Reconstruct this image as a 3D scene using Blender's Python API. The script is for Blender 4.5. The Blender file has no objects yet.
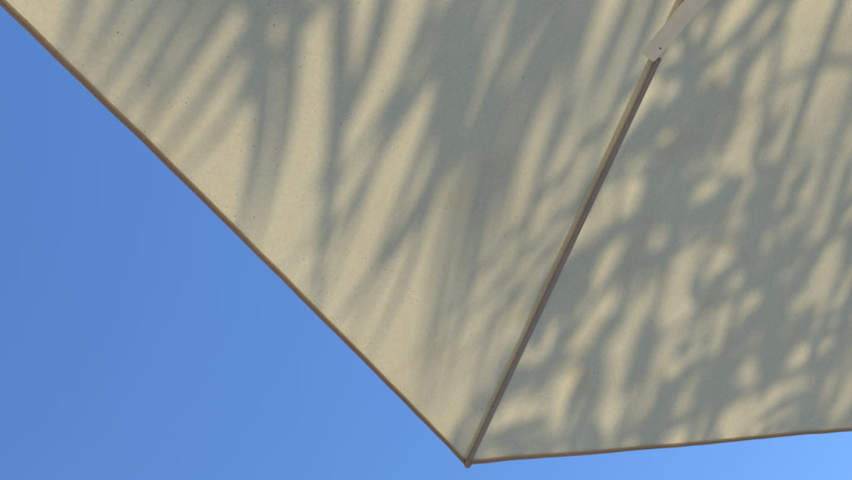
import bpy, bmesh, math, random
from mathutils import Vector, noise, Matrix
random.seed(11)
scene=bpy.context.scene
col=scene.collection
R=1.75; ZR=2.3; ZA=2.85; N=8
S=Vector((.352,-.193,.915)).normalized()      # direction towards the sun

# ------------------------------------------------------------------ helpers
def newmat(name):
    m=bpy.data.materials.new(name); m.use_nodes=True
    nt=m.node_tree; nt.nodes.clear()
    return m,nt,nt.nodes,nt.links
def obj(name,verts,faces,mats,parent=None,smooth=False,midx=None,edges=()):
    me=bpy.data.meshes.new(name); me.from_pydata([tuple(v) for v in verts],list(edges),faces)
    for m in mats: me.materials.append(m)
    if midx:
        for p,i in zip(me.polygons,midx): p.material_index=i
    if smooth:
        for p in me.polygons: p.use_smooth=True
    me.update()
    o=bpy.data.objects.new(name,me); col.objects.link(o)
    if parent: o.parent=parent
    return o
def empty(name,loc=(0,0,0)):
    e=bpy.data.objects.new(name,None); e.location=loc; col.objects.link(e); e.empty_display_size=.3
    return e
def bevel(o,w,seg=2):
    b=o.modifiers.new("bevel","BEVEL"); b.width=w; b.segments=seg; b.limit_method='ANGLE'
def box_along(name,p0,p1,w,h,mat,parent,up=Vector((0,0,1)),bev=.002,w2=None,h2=None):
    """rectangular bar from p0 to p1, width w (sideways), height h (top surface on the p0-p1 line)"""
    d=(p1-p0).normalized(); s=d.cross(up).normalized(); n=s.cross(d).normalized()
    w2=w2 or w; h2=h2 or h
    vs=[]
    for p,ww,hh in ((p0,w,h),(p1,w2,h2)):
        for a,b in ((-.5,0),(.5,0),(.5,-1),(-.5,-1)):
            vs.append(p+s*a*ww+n*b*hh)
    f=[(0,1,2,3),(7,6,5,4),(0,4,5,1),(1,5,6,2),(2,6,7,3),(3,7,4,0)]
    o=obj(name,vs,f,[mat],parent)
    bm=bmesh.new(); bm.from_mesh(o.data); bmesh.ops.recalc_face_normals(bm,faces=bm.faces); bm.to_mesh(o.data); bm.free()
    if bev: bevel(o,bev,2)
    return o
def lathe(name,prof,mat,parent,seg=32,center=(0,0)):
    vs=[];fs=[]
    for r,z in prof:
        for i in range(seg):
            a=2*math.pi*i/seg; vs.append((center[0]+r*math.cos(a),center[1]+r*math.sin(a),z))
    for j in range(len(prof)-1):
        for i in range(seg):
            k=(i+1)%seg
            fs.append((j*seg+i,j*seg+k,(j+1)*seg+k,(j+1)*seg+i))
    fs.append(tuple(range(seg))[::-1]); fs.append(tuple(range((len(prof)-1)*seg,len(prof)*seg)))
    o=obj(name,vs,fs,[mat],parent,smooth=True)
    e=o.modifiers.new("es","EDGE_SPLIT"); e.split_angle=math.radians(35)
    return o

# ------------------------------------------------------------------ materials
def fabric(name,base,dark,trans=.5,transcol=None,speck=1.0):
    m,nt,n,l=newmat(name)
    tc=n.new("ShaderNodeTexCoord")
    big=n.new("ShaderNodeTexNoise"); big.inputs["Scale"].default_value=3.2; big.inputs["Detail"].default_value=5; big.inputs["Roughness"].default_value=.6
    l.new(tc.outputs["Object"],big.inputs["Vector"])
    r1=n.new("ShaderNodeValToRGB"); r1.color_ramp.elements[0].position=.33; r1.color_ramp.elements[1].position=.66
    r1.color_ramp.elements[0].color=(*dark,1); r1.color_ramp.elements[1].color=(*base,1)
    l.new(big.outputs["Fac"],r1.inputs[0])
    # slubs in the yarn
    mid=n.new("ShaderNodeTexNoise"); mid.inputs["Scale"].default_value=190; mid.inputs["Detail"].default_value=4; mid.inputs["Roughness"].default_value=.7
    l.new(tc.outputs["Object"],mid.inputs["Vector"])
    rm=n.new("ShaderNodeMapRange"); rm.inputs[1].default_value=.3; rm.inputs[2].default_value=.7; rm.inputs[3].default_value=.92; rm.inputs[4].default_value=1.06
    l.new(mid.outputs["Fac"],rm.inputs[0])
    mul=n.new("ShaderNodeVectorMath"); mul.operation='MULTIPLY'
    l.new(r1.outputs[0],mul.inputs[0]); l.new(rm.outputs[0],mul.inputs[1])
    last=mul.outputs[0]
    # dust specks, two sizes
    for sc,amt,siz in ((70,.85,.09),(170,.95,.17)):
        vo=n.new("ShaderNodeTexVoronoi"); vo.inputs["Scale"].default_value=sc; vo.inputs["Randomness"].default_value=1
        l.new(tc.outputs["Object"],vo.inputs["Vector"])
        sep=n.new("ShaderNodeSeparateColor"); l.new(vo.outputs["Color"],sep.inputs[0])
        size=n.new("ShaderNodeMapRange"); size.inputs[1].default_value=.45; size.inputs[2].default_value=1; size.inputs[3].default_value=0; size.inputs[4].default_value=siz
        l.new(sep.outputs[0],size.inputs[0])
        lt=n.new("ShaderNodeMath"); lt.operation='LESS_THAN'; l.new(vo.outputs["Distance"],lt.inputs[0]); l.new(size.outputs[0],lt.inputs[1])
        s0=n.new("ShaderNodeMath"); s0.operation='MULTIPLY'; l.new(lt.outputs[0],s0.inputs[0]); l.new(sep.outputs[1],s0.inputs[1])
        sm=n.new("ShaderNodeMath"); sm.operation='MULTIPLY'; l.new(s0.outputs[0],sm.inputs[0]); sm.inputs[1].default_value=amt*speck
        mx=n.new("ShaderNodeMix"); mx.data_type='RGBA'
        l.new(sm.outputs[0],mx.inputs["Factor"]); l.new(last,mx.inputs["A"]); mx.inputs["B"].default_value=(.26,.18,.11,1)
        last=mx.outputs["Result"]
    # faint water stains
    st=n.new("ShaderNodeTexNoise"); st.inputs["Scale"].default_value=9; st.inputs["Detail"].default_value=7; st.inputs["Distortion"].default_value=1.2
    l.new(tc.outputs["Object"],st.inputs["Vector"])
    sr=n.new("ShaderNodeMapRange"); sr.inputs[1].default_value=.55; sr.inputs[2].default_value=.75; sr.inputs[3].default_value=0; sr.inputs[4].default_value=.4
    l.new(st.outputs["Fac"],sr.inputs[0])
    ms=n.new("ShaderNodeMix"); ms.data_type='RGBA'
    l.new(sr.outputs[0],ms.inputs["Factor"]); l.new(last,ms.inputs["A"]); ms.inputs["B"].default_value=(dark[0]*.95,dark[1]*.86,dark[2]*.76,1)
    last=ms.outputs["Result"]
    # weave bump
    w1=n.new("ShaderNodeTexNoise"); w1.inputs["Scale"].default_value=420; w1.inputs["Detail"].default_value=2
    l.new(tc.outputs["Object"],w1.inputs["Vector"])
    bp=n.new("ShaderNodeBump"); bp.inputs["Strength"].default_value=.25; bp.inputs["Distance"].default_value=.001
    l.new(w1.outputs["Fac"],bp.inputs["Height"])
    d=n.new("ShaderNodeBsdfDiffuse"); t=n.new("ShaderNodeBsdfTranslucent")
    l.new(last,d.inputs[0]); l.new(bp.outputs[0],d.inputs["Normal"])
    tm=n.new("ShaderNodeVectorMath"); tm.operation='MULTIPLY'; tm.inputs[1].default_value=transcol or (1.03,.935,.68)
    l.new(last,tm.inputs[0]); l.new(tm.outputs[0],t.inputs[0])
    mix=n.new("ShaderNodeMixShader"); mix.inputs[0].default_value=trans
    l.new(d.outputs[0],mix.inputs[1]); l.new(t.outputs[0],mix.inputs[2])
    o=n.new("ShaderNodeOutputMaterial"); l.new(mix.outputs[0],o.inputs[0])
    return m
M_FAB=fabric("canopy_fabric",(.79,.73,.585),(.71,.65,.515),.48)
M_HEM=fabric("hem_fabric",(.52,.40,.37),(.43,.32,.29),.35)
M_TAPE=fabric("seam_tape",(.86,.82,.71),(.81,.77,.66),.40,(1,.97,.90),.5)

def paint(name,c,rough=.45,metal=0,grime=.12):
    m,nt,n,l=newmat(name)
    tc=n.new("ShaderNodeTexCoord"); no=n.new("ShaderNodeTexNoise"); no.inputs["Scale"].default_value=35; no.inputs["Detail"].default_value=6
    l.new(tc.outputs["Object"],no.inputs["Vector"])
    r=n.new("ShaderNodeValToRGB"); r.color_ramp.elements[0].position=.3; r.color_ramp.elements[1].position=.65
    r.color_ramp.elements[0].color=(c[0]*(1-grime),c[1]*(1-grime*1.2),c[2]*(1-grime*1.5),1); r.color_ramp.elements[1].color=(*c,1)
    l.new(no.outputs["Fac"],r.inputs[0])
    b=n.new("ShaderNodeBsdfPrincipled"); b.inputs["Roughness"].default_value=rough; b.inputs["Metallic"].default_value=metal
    l.new(r.outputs[0],b.inputs["Base Color"])
    bp=n.new("ShaderNodeBump"); bp.inputs["Strength"].default_value=.08; bp.inputs["Distance"].default_value=.001; l.new(no.outputs["Fac"],bp.inputs["Height"]); l.new(bp.outputs[0],b.inputs["Normal"])
    o=n.new("ShaderNodeOutputMaterial"); l.new(b.outputs[0],o.inputs[0])
    return m
M_RIB=paint("rib_powder_coat",(.31,.295,.345),.5)
M_WHITE=paint("strut_white_paint",(.86,.85,.84),.4,0,.07)
M_PLASTIC=paint("white_plastic",(.78,.77,.73),.35)
M_STEEL=paint("screw_steel",(.10,.07,.06),.5,.4)
M_BASE=paint("concrete_base",(.42,.40,.37),.85)

def leafmat(name,a,b):
    m,nt,n,l=newmat(name)
    tc=n.new("ShaderNodeTexCoord"); no=n.new("ShaderNodeTexNoise"); no.inputs["Scale"].default_value=4; no.inputs["Detail"].default_value=4
    l.new(tc.outputs["Object"],no.inputs["Vector"])
    r=n.new("ShaderNodeValToRGB"); r.color_ramp.elements[0].position=.35; r.color_ramp.elements[1].position=.65
    r.color_ramp.elements[0].color=(*a,1); r.color_ramp.elements[1].color=(*b,1); l.new(no.outputs["Fac"],r.inputs[0])
    p=n.new("ShaderNodeBsdfPrincipled"); p.inputs["Roughness"].default_value=.45; l.new(r.outputs[0],p.inputs["Base Color"])
    t=n.new("ShaderNodeBsdfTranslucent"); l.new(r.outputs[0],t.inputs[0])
    mx=n.new("ShaderNodeMixShader"); mx.inputs[0].default_value=.25; l.new(p.outputs[0],mx.inputs[1]); l.new(t.outputs[0],mx.inputs[2])
    o=n.new("ShaderNodeOutputMaterial"); l.new(mx.outputs[0],o.inputs[0]); return m
M_LEAF=leafmat("palm_leaflet",(.045,.085,.025),(.08,.12,.04))
M_STEM=leafmat("palm_rachis",(.11,.12,.04),(.16,.15,.06))
def barkmat():
    m,nt,n,l=newmat("palm_bark")
    tc=n.new("ShaderNodeTexCoord"); w=n.new("ShaderNodeTexWave"); w.bands_direction='Z'; w.inputs["Scale"].default_value=4.5; w.inputs["Distortion"].default_value=3; w.inputs["Detail"].default_value=3
    l.new(tc.outputs["Object"],w.inputs["Vector"])
    r=n.new("ShaderNodeValToRGB"); r.color_ramp.elements[0].color=(.09,.07,.05,1); r.color_ramp.elements[1].color=(.26,.22,.17,1); l.new(w.outputs["Fac"],r.inputs[0])
    p=n.new("ShaderNodeBsdfPrincipled"); p.inputs["Roughness"].default_value=.9; l.new(r.outputs[0],p.inputs["Base Color"])
    bp=n.new("ShaderNodeBump"); bp.inputs["Distance"].default_value=.02; l.new(w.outputs["Fac"],bp.inputs["Height"]); l.new(bp.outputs[0],p.inputs["Normal"])
    o=n.new("ShaderNodeOutputMaterial"); l.new(p.outputs[0],o.inputs[0]); return m
M_BARK=barkmat()
def groundmat():
    m,nt,n,l=newmat("sandy_ground")
    tc=n.new("ShaderNodeTexCoord"); no=n.new("ShaderNodeTexNoise"); no.inputs["Scale"].default_value=1.3; no.inputs["Detail"].default_value=10; no.inputs["Roughness"].default_value=.7
    l.new(tc.outputs["Object"],no.inputs["Vector"])
    r=n.new("ShaderNodeValToRGB"); r.color_ramp.elements[0].position=.3; r.color_ramp.elements[1].position=.7
    r.color_ramp.elements[0].color=(.37,.295,.19,1); r.color_ramp.elements[1].color=(.50,.42,.29,1); l.new(no.outputs["Fac"],r.inputs[0])
    p=n.new("ShaderNodeBsdfPrincipled"); p.inputs["Roughness"].default_value=.95; l.new(r.outputs[0],p.inputs["Base Color"])
    n2=n.new("ShaderNodeTexNoise"); n2.inputs["Scale"].default_value=30; n2.inputs["Detail"].default_value=6; l.new(tc.outputs["Object"],n2.inputs["Vector"])
    bp=n.new("ShaderNodeBump"); bp.inputs["Distance"].default_value=.01; l.new(n2.outputs["Fac"],bp.inputs["Height"]); l.new(bp.outputs[0],p.inputs["Normal"])
    o=n.new("ShaderNodeOutputMaterial"); l.new(p.outputs[0],o.inputs[0]); return m
M_GROUND=groundmat()

# ------------------------------------------------------------------ ground
G=[];gf=[]
ring=[0,3,8,20,60,200,800,3000]
seg=48
G.append((0,0,0))
for rr in ring[1:]:
    for i in range(seg):
        a=2*math.pi*i/seg; G.append((rr*math.cos(a),rr*math.sin(a),(noise.noise(Vector((rr*math.cos(a)*.05,rr*math.sin(a)*.05,0)))*.25 if 8<rr<300 else 0)))
for i in range(seg): gf.append((0,1+i,1+(i+1)%seg))
for j in range(len(ring)-2):
    for i in range(seg):
        k=(i+1)%seg; gf.append((1+j*seg+i,1+(j+1)*seg+i,1+(j+1)*seg+k,1+j*seg+k))
obj("ground",G,gf,[M_GROUND],smooth=True)

# ------------------------------------------------------------------ umbrella
UM=empty("patio_umbrella")
def corner(k):
    a=math.radians(90+45*k); return Vector((R*math.cos(a),R*math.sin(a),ZR))
APEX=Vector((0,0,ZA))
def panel_point(k,u,v,drop=0,out=0):
    """u: 0 apex..1 rim, v: 0..1 across the panel"""
    a=corner(k); b=corner(k+1)
    p=APEX.lerp(a,u).lerp(APEX.lerp(b,u),v)
    e=4*v*(1-v)
    inward=(-(a+b)/2); inward.z=0; inward.normalize()
    p=p+inward*(.010*e*u*u)                      # catenary cut hem
    p.z-=.014*e*u                                # slack between the ribs
    # small puckers running in from the rib seams
    d=min(v,1-v)
    amp=math.exp(-d*u*14)
    p.z+=.0040*amp*(1-math.exp(-d*60))*noise.noise(Vector((k*7.1+(0 if v<.5 else 3),u*34+d*6,d*4)))*2
    p.z+=.004*noise.noise(Vector((p.x*5,p.y*5,k)))*min(1,d*14)
    p.z-=drop
    return p
NU,NV=110,72
for k in range(N):
    vs=[panel_point(k,.03+.97*i/NU,j/NV) for i in range(NU+1) for j in range(NV+1)]
    fs=[(i*(NV+1)+j,i*(NV+1)+j+1,(i+1)*(NV+1)+j+1,(i+1)*(NV+1)+j) for i in range(NU) for j in range(NV)]
    obj("canopy_panel_%d"%(k+1),vs,fs,[M_FAB],UM,smooth=True)
    # folded hem: band under the cloth that wraps round the edge
    vs=[];fs=[]
    prof=[(.9979,.0016),(.9989,.0021),(1.0000,.0022),(1.0009,.0012),(1.0009,-.0012),(.9995,-.0022),(.9960,-.0016)]
    for j in range(NV+1):
        v=j/NV
        wv=.0006*noise.noise(Vector((j*.35,k,0)))
        for (uu,dz) in prof:
            vs.append(panel_point(k,uu+wv,v,dz))
    q=len(prof)
    for j in range(NV):
        for i in range(q-1):
            fs.append((j*q+i,j*q+i+1,(j+1)*q+i+1,(j+1)*q+i))
    obj("hem_%d"%(k+1),vs,fs,[M_HEM],UM,smooth=True)
# ribs, seam tapes, struts
SL_Z=2.455
FR=.446
for k in range(N):
    c=corner(k); d=(c-APEX).normalized()
    side=d.cross(Vector((0,0,1))).normalized(); nrm=side.cross(d)
    lo=(Matrix.Rotation(math.radians(45*k),3,'Z')@Vector((-1,0,0)))
    a0=APEX+d*.06-nrm*.0032+lo*.010; a1=c-d*.012-nrm*.0032+lo*.004
    box_along("seam_tape_%d"%(k+1),a0,a1,.032,.0010,M_TAPE,UM,bev=0,w2=.016)
    p0=APEX+d*.055-nrm*.0046; p1=c-d*.012-nrm*.0046
    box_along("rib_%d"%(k+1),p0,p1,.0135,.005,M_RIB,UM,bev=.0015,w2=.0095)
    box_along("rib_pocket_%d"%(k+1),c-d*.014-nrm*.0040,c+d*.003-nrm*.002,.015,.009,M_HEM,UM,bev=.003,w2=.010)
    # strut
    piv=c.lerp(APEX,FR)-nrm*.012
    a=math.radians(90+45*k)
    hub=Vector((math.cos(a)*.045,math.sin(a)*.045,SL_Z))+lo*.004
    P=piv+lo*.030
    sd=(hub-P).normalized()
    box_along("strut_%d"%(k+1),P-sd*.006+nrm*.008,hub,.021,.024,M_WHITE,UM,bev=.003,w2=.042,h2=.030)
    box_along("strut_bracket_%d"%(k+1),piv+lo*.010-d*.030+nrm*.008,piv+lo*.010-d*.004+nrm*.008,.024,.012,M_PLASTIC,UM,bev=.002)
    # screw through the strut end
    bm=bmesh.new(); bmesh.ops.create_cone(bm,cap_ends=True,segments=16,radius1=.0034,radius2=.0028,depth=.003)
    n2=(-nrm)
    q=n2.to_track_quat('Z','Y'); sp=P+sd*.010+nrm*(.008-.0246)
    bmesh.ops.transform(bm,matrix=Matrix.Translation(sp)@q.to_matrix().to_4x4(),verts=bm.verts)
    me=bpy.data.meshes.new("screw"); bm.to_mesh(me); bm.free(); me.materials.append(M_STEEL)
    so=bpy.data.objects.new("screw_%d"%(k+1),me); col.objects.link(so); so.parent=UM
lathe("pole",[(.019,.08),(.019,ZA-.02)],M_WHITE,UM)
lathe("top_hub",[(.02,ZA-.09),(.055,ZA-.085),(.06,ZA-.04),(.045,ZA-.02)],M_PLASTIC,UM)
lathe("slider",[(.022,SL_Z-.06),(.03,SL_Z-.055),(.03,SL_Z-.02),(.05,SL_Z-.015),(.05,SL_Z+.015),(.024,SL_Z+.03)],M_PLASTIC,UM)
lathe("finial",[(.06,ZA-.012),(.058,ZA+.004),(.03,ZA+.012),(.014,ZA+.02),(.02,ZA+.04),(.012,ZA+.06),(.003,ZA+.065)],M_PLASTIC,UM)
lathe("base",[(.27,0),(.27,.05),(.25,.07),(.06,.085),(.035,.10),(.035,.32),(.028,.325)],M_BASE,UM)

# ------------------------------------------------------------------ palm tree
PT=empty("palm_tree")
def Q3(x,y,t): return Vector((x,y,2.5))+S*t
class Buf:
    def __init__(s): s.v=[];s.f=[]
LEAF=Buf(); STEM=Buf()
def leaf(pts,w,buf=LEAF):
    """tapered, V-folded leaflet along the 3-D points"""
    P=[]
    n=len(pts)
    for i in range(n-1):
        a=pts[max(i-1,0)];b=pts[i];c=pts[i+1];d=pts[min(i+2,n-1)]
        for s in range(5):
            t=s/5
            P.append(.5*((2*b)+(c-a)*t+(2*a-5*b+4*c-d)*t*t+(3*b-a-3*c+d)*t*t*t))
    P.append(pts[-1])
    m=len(P); base=len(buf.v)
    tot=0;L=[0]
    for i in range(1,m): tot+=(P[i]-P[i-1]).length; L.append(tot)
    for i in range(m):
        tg=(P[min(i+1,m-1)]-P[max(i-1,0)]).normalized()
        sd=tg.cross(S)
        if sd.length<1e-4: sd=Vector((1,0,0))
        sd.normalize(); up=sd.cross(tg).normalized()
        s=L[i]/tot
        ww=w*min(1,.35+s*3.2)*min(1,max(.03,(1-s)*2.0))**.8
        buf.v+= [P[i]-sd*ww*.5+up*ww*.12, P[i]-up*ww*.08, P[i]+sd*ww*.5+up*ww*.12]
    for i in range(m-1):
        a=base+i*3
        buf.f+=[(a,a+3,a+4,a+1),(a+1,a+4,a+5,a+2)]
def tube(pts,r0,r1,buf=STEM,seg=6):
    base=len(buf.v); m=len(pts)
    for i in range(m):
        tg=(pts[min(i+1,m-1)]-pts[max(i-1,0)]).normalized()
        s=tg.cross(Vector((.1,.2,1))).normalized(); u=s.cross(tg)
        r=r0+(r1-r0)*i/(m-1)
        for k in range(seg):
            a=2*math.pi*k/seg; buf.v.append(pts[i]+(s*math.cos(a)+u*math.sin(a)*.7)*r)
    for i in range(m-1):
        for k in range(seg):
            q=(k+1)%seg; buf.f.append((base+i*seg+k,base+i*seg+q,base+(i+1)*seg+q,base+(i+1)*seg+k))
def curve(ctrl,n=60):
    P=[];m=len(ctrl)
    for i in range(m-1):
        a=ctrl[max(i-1,0)];b=ctrl[i];c=ctrl[i+1];d=ctrl[min(i+2,m-1)]
        for s in range(n//(m-1)):
            t=s/(n//(m-1)); P.append(.5*((2*b)+(c-a)*t+(2*a-5*b+4*c-d)*t*t+(3*b-a-3*c+d)*t*t*t))
    P.append(ctrl[-1]); return P
CQ=(1.6,-.05,4.4)
CROWN=Q3(*CQ)
# fronds arching over the umbrella, stored as (x,y,t): foot of the sun ray at z=2.5 and distance up it
def frond(ctrl,r0=.018):
    c=curve([Vector(p) for p in ctrl]); tube([Q3(*p) for p in c],r0,.003)
    return c
F1=frond([CQ,(1.0,.22,4.1),(.35,.45,3.5),(-.25,.72,2.9),(-.75,.98,2.2),(-1.15,1.18,1.6)])
F2=frond([CQ,(1.1,.0,4.9),(.4,.25,4.8),(-.2,.50,4.3),(-.7,.70,3.7)])
F3=frond([CQ,(1.35,.35,4.6),(1.1,.65,4.4),(.8,.82,4.0)])
def from_frond(F,pts,w,droop=.45,tend=None):
    p0=Vector((pts[0][0],pts[0][1])); p1=Vector((pts[1][0],pts[1][1])); d=(p0-p1).normalized()
    best=None
    for q in F:
        v=Vector((q[0],q[1]))-p0; al=v.dot(d)
        if al<-.02: continue
        perp=abs(v.x*d.y-v.y*d.x)
        sc=perp*3+al*.5
        if best is None or sc<best[0]: best=(sc,q)
    q=best[1]
    al=[(q[0],q[1])]+list(pts)
    L=[0]
    for i in range(1,len(al)): L.append(L[-1]+math.hypot(al[i][0]-al[i-1][0],al[i][1]-al[i-1][1]))
    P=[Q3(a[0],a[1],q[2]-droop*L[i]**1.3) for i,a in enumerate(al)]
    leaf(P,w)
def c2(s): 
    return [tuple(float(x)/100 for x in p.split()) for p in s.split(",")]
near=[("-80 128,-78 137",.024),("-77 126,-76 138",.026),("-74 124,-74 140",.029),("-71 123,-71 141",.029),("-68 122,-68 142",.029),
("-64 124,-65 143",.025),("-60 128,-62 144",.02),("-65 120,-57 131,-50 148",.03),("-61 118,-54 131,-48 148",.025),("-56 115,-48 128,-34 155",.028),
("-51 113,-48 123,-45 140",.026),("-40 131,-40 138,-44 148",.016),("-40 131,-38 139,-35 153",.018),("-43 131,-43 148",.016),("-40 132,-39 153",.018),
("-39 106,-34 120,-30 132,-32 154",.030),("-42 108,-35 124,-30 151",.022),("-29 132,-29 143,-28 157",.02),("-29 130,-25 145,-23 159",.02),
("-72 121,-69 135",.024),("-63 119,-60 136",.022),("-8 142,-15 161",.018),("-4 145,-9 164",.018),("-12 138,-17 159",.018),("-3 148,-5 165",.014)]
for s,w in near: from_frond(F1,c2(s),w)
far=[("-31 102,-29 119,-22 138,-9 163",.032),("-27 100,-24 119,-16 138,-5 164",.032),("-21 103,-18 122,-7 144,4 168",.024),("-13 105,-11 123,-3 147",.024),("-6 106,-2 122,1 139",.022),
("-24 101,-20 122,-12 143,-2 163",.024),("-22 130,-14 150,-6 167",.028),("-9 130,-3 146,4 169",.03),("-6 122,-1 142,5 162",.022),("-3 114,1 134,5 156",.022)]
for s,w in far: from_frond(F2,c2(s),w)
right=[("16 116,12 165",.026),("7 93,19 127,25 161",.032),("15 88,22 113,31 140",.028),("37 93,46 121,54 149",.03),("46 80,58 119,67 144",.03),("69 103,72 117,80 137",.03),("8 100,24 123,35 153",.026),("26 90,36 108,44 135",.024)]
for i,(s,w) in enumerate(right): from_frond(F1 if i%3==0 else F2,c2(s),w)
cross=[("41 74,16 102",.024),("65 98,24 147",.026),("84 117,26 162",.03)]
for s,w in cross: from_frond(F3,c2(s),w)
# leaflets hanging in groups over the right-hand part, leaving the openings between the groups
GAPS=[(a,b,random.uniform(.019,.032),random.uniform(.9,1.45),random.uniform(.6,.9),random.uniform(-.5,.3)) for a,b in c2("36 90,51 96,56 109,35 118,35 131,47 130,62 117,64 107,37 145,32 154,19 154,12 159,64 141,90 127,14 132,17 142,28 128,32 73,22 85,9 118,25 102,52 152,72 127,26 141,46 141")]
def clear(pts):
    for i in range(len(pts)-1):
        for s in range(13):
            t=s/12; x=pts[i][0]+(pts[i+1][0]-pts[i][0])*t; y=pts[i][1]+(pts[i+1][1]-pts[i][1])*t
            for g in GAPS:
                dx,dy=x-g[0],y-g[1]; c_,s_=math.cos(g[5]),math.sin(g[5])
                if math.hypot((dx*c_+dy*s_)*g[3],(-dx*s_+dy*c_)*g[4])<g[2]: return False
    return True
cnt=0
for k in range(20000):
    if cnt>=480: break
    x=random.uniform(0.03,1.05); y=random.uniform(.92,1.74)
    if y<1.08 and random.random()<.6: continue
    if random.random()<.72: dx,dy=.25+random.gauss(0,.22),1.0
    else: dx,dy=-.8+random.gauss(0,.25),.75
    Ln=random.uniform(.06,.18)
    m=math.hypot(dx,dy); dx/=m;dy/=m
    p=[(x-dx*Ln/2,y-dy*Ln/2),(x+dx*Ln/2,y+dy*Ln/2)]
    if not clear(p): continue
    t=random.uniform(2.6,4.6)
    bend=random.uniform(-.012,.012)
    mid=((p[0][0]+p[1][0])/2+bend,(p[0][1]+p[1][1])/2)
    a=Q3(p[0][0],p[0][1],t+.12)
    leaf([a,Q3(mid[0],mid[1],t+.04),Q3(p[1][0],p[1][1],t-.08)],random.uniform(.02,.034))
    # thin stalk back to the frond above
    q=random.choice(F2[8:28]) if x<.6 else random.choice(F3[25:])
    qq=Q3(*q); md=a.lerp(qq,.5)+Vector((0,0,.12))
    tube([a,md,qq],.0006,.0009,seg=3)
    cnt+=1
# remaining fronds of the crown, radiating away from the umbrella
for a in (-150,-110,-75,-40,-5,30,200):
    for el in (55,20):
        a2=math.radians(a+random.uniform(-10,10)+(18 if el==20 else 0)); h=Vector((math.cos(a2),math.sin(a2),0))
        Lf=random.uniform(2.0,2.4); e=math.radians(el)
        if a in (200,) : Lf=1.6
        P=[];p=CROWN.copy();ee=e
        for i in range(26):
            P.append(p.copy()); p=p+(h*math.cos(ee)+Vector((0,0,math.sin(ee))))*Lf/25; ee-=.062
        tube(P,.02,.003)
        sd=h.cross(Vector((0,0,1)))
        for i in range(3,26):
            for sg in (-1,1):
                for r in range(2):
                    ll=.55*math.sin(math.pi*(.15+.8*i/26))+.12; tg=(P[min(i+1,25)]-P[i-1]).normalized()
                    b=P[i-1].lerp(P[i],r*.5); dd=(sd*sg*1.0+tg*.7+Vector((0,0,.15+random.uniform(-.1,.1)))).normalized()
                    leaf([b,b+dd*ll*.5,b+dd*ll-Vector((0,0,.22*ll))],.03)
leaves=obj("leaflets",LEAF.v,LEAF.f,[M_LEAF],PT)
stems=obj("rachises",STEM.v,STEM.f,[M_STEM],PT,smooth=True)
# trunk
tv=[];tf=[];seg=20;rows=70
base=Vector((CROWN.x+.25,CROWN.y-.5,0))
for j in range(rows+1):
    s=j/rows; c=base.lerp(CROWN,s); c.x+=.18*math.sin(s*math.pi); r=(.17-.05*s+.08*math.exp(-s*18))*(1+.07*((j%3)/2)) 
    for i in range(seg):
        a=2*math.pi*i/seg; tv.append((c.x+r*math.cos(a),c.y+r*math.sin(a),c.z-.05))
for j in range(rows):
    for i in range(seg):
        k=(i+1)%seg; tf.append((j*seg+i,j*seg+k,(j+1)*seg+k,(j+1)*seg+i))
tf.append(tuple(range(rows*seg,(rows+1)*seg)))
obj("trunk",tv,tf,[M_BARK],PT,smooth=True)

# ------------------------------------------------------------------ light
elev=math.asin(S.z); az=math.atan2(S.x,S.y)
w=bpy.data.worlds.new("World"); scene.world=w; w.use_nodes=True
nt=w.node_tree; bg=nt.nodes["Background"]
sky=nt.nodes.new("ShaderNodeTexSky"); sky.sky_type='NISHITA'; sky.sun_disc=False
sky.sun_elevation=elev; sky.sun_rotation=az
sky.air_density=1.0; sky.dust_density=0; sky.ozone_density=3.0; sky.altitude=0
hs=nt.nodes.new("ShaderNodeHueSaturation"); hs.inputs["Hue"].default_value=.504; hs.inputs["Saturation"].default_value=1.17; hs.inputs["Value"].default_value=1.26
nt.links.new(sky.outputs[0],hs.inputs["Color"]); nt.links.new(hs.outputs[0],bg.inputs[0]); bg.inputs[1].default_value=.15
sl=bpy.data.lights.new("sun","SUN"); sl.energy=3.6; sl.angle=math.radians(.6); sl.color=(1,.925,.77)
so=bpy.data.objects.new("sun",sl); col.objects.link(so); so.rotation_euler=S.to_track_quat('Z','Y').to_euler(); so.location=S*20

# ------------------------------------------------------------------ camera
cd=bpy.data.cameras.new("camera"); co=bpy.data.objects.new("camera",cd); col.objects.link(co)
yaw,pit,roll=1.109,.956,-.584
f=Vector((math.sin(yaw)*math.cos(pit),math.cos(yaw)*math.cos(pit),math.sin(pit)))
r=Vector((math.cos(yaw),-math.sin(yaw),0)); u=r.cross(f)
r2=r*math.cos(roll)+u*math.sin(roll); u2=-r*math.sin(roll)+u*math.cos(roll)
M=Matrix((r2,u2,-f)).transposed().to_4x4(); M.translation=Vector((-.904,1.114,1.415))
co.matrix_world=M
cd.sensor_width=36; cd.angle=math.radians(60); cd.clip_start=.02; cd.clip_end=6000
scene.camera=co
scene.view_settings.view_transform='Standard'; scene.view_settings.look='None'; scene.view_settings.exposure=0
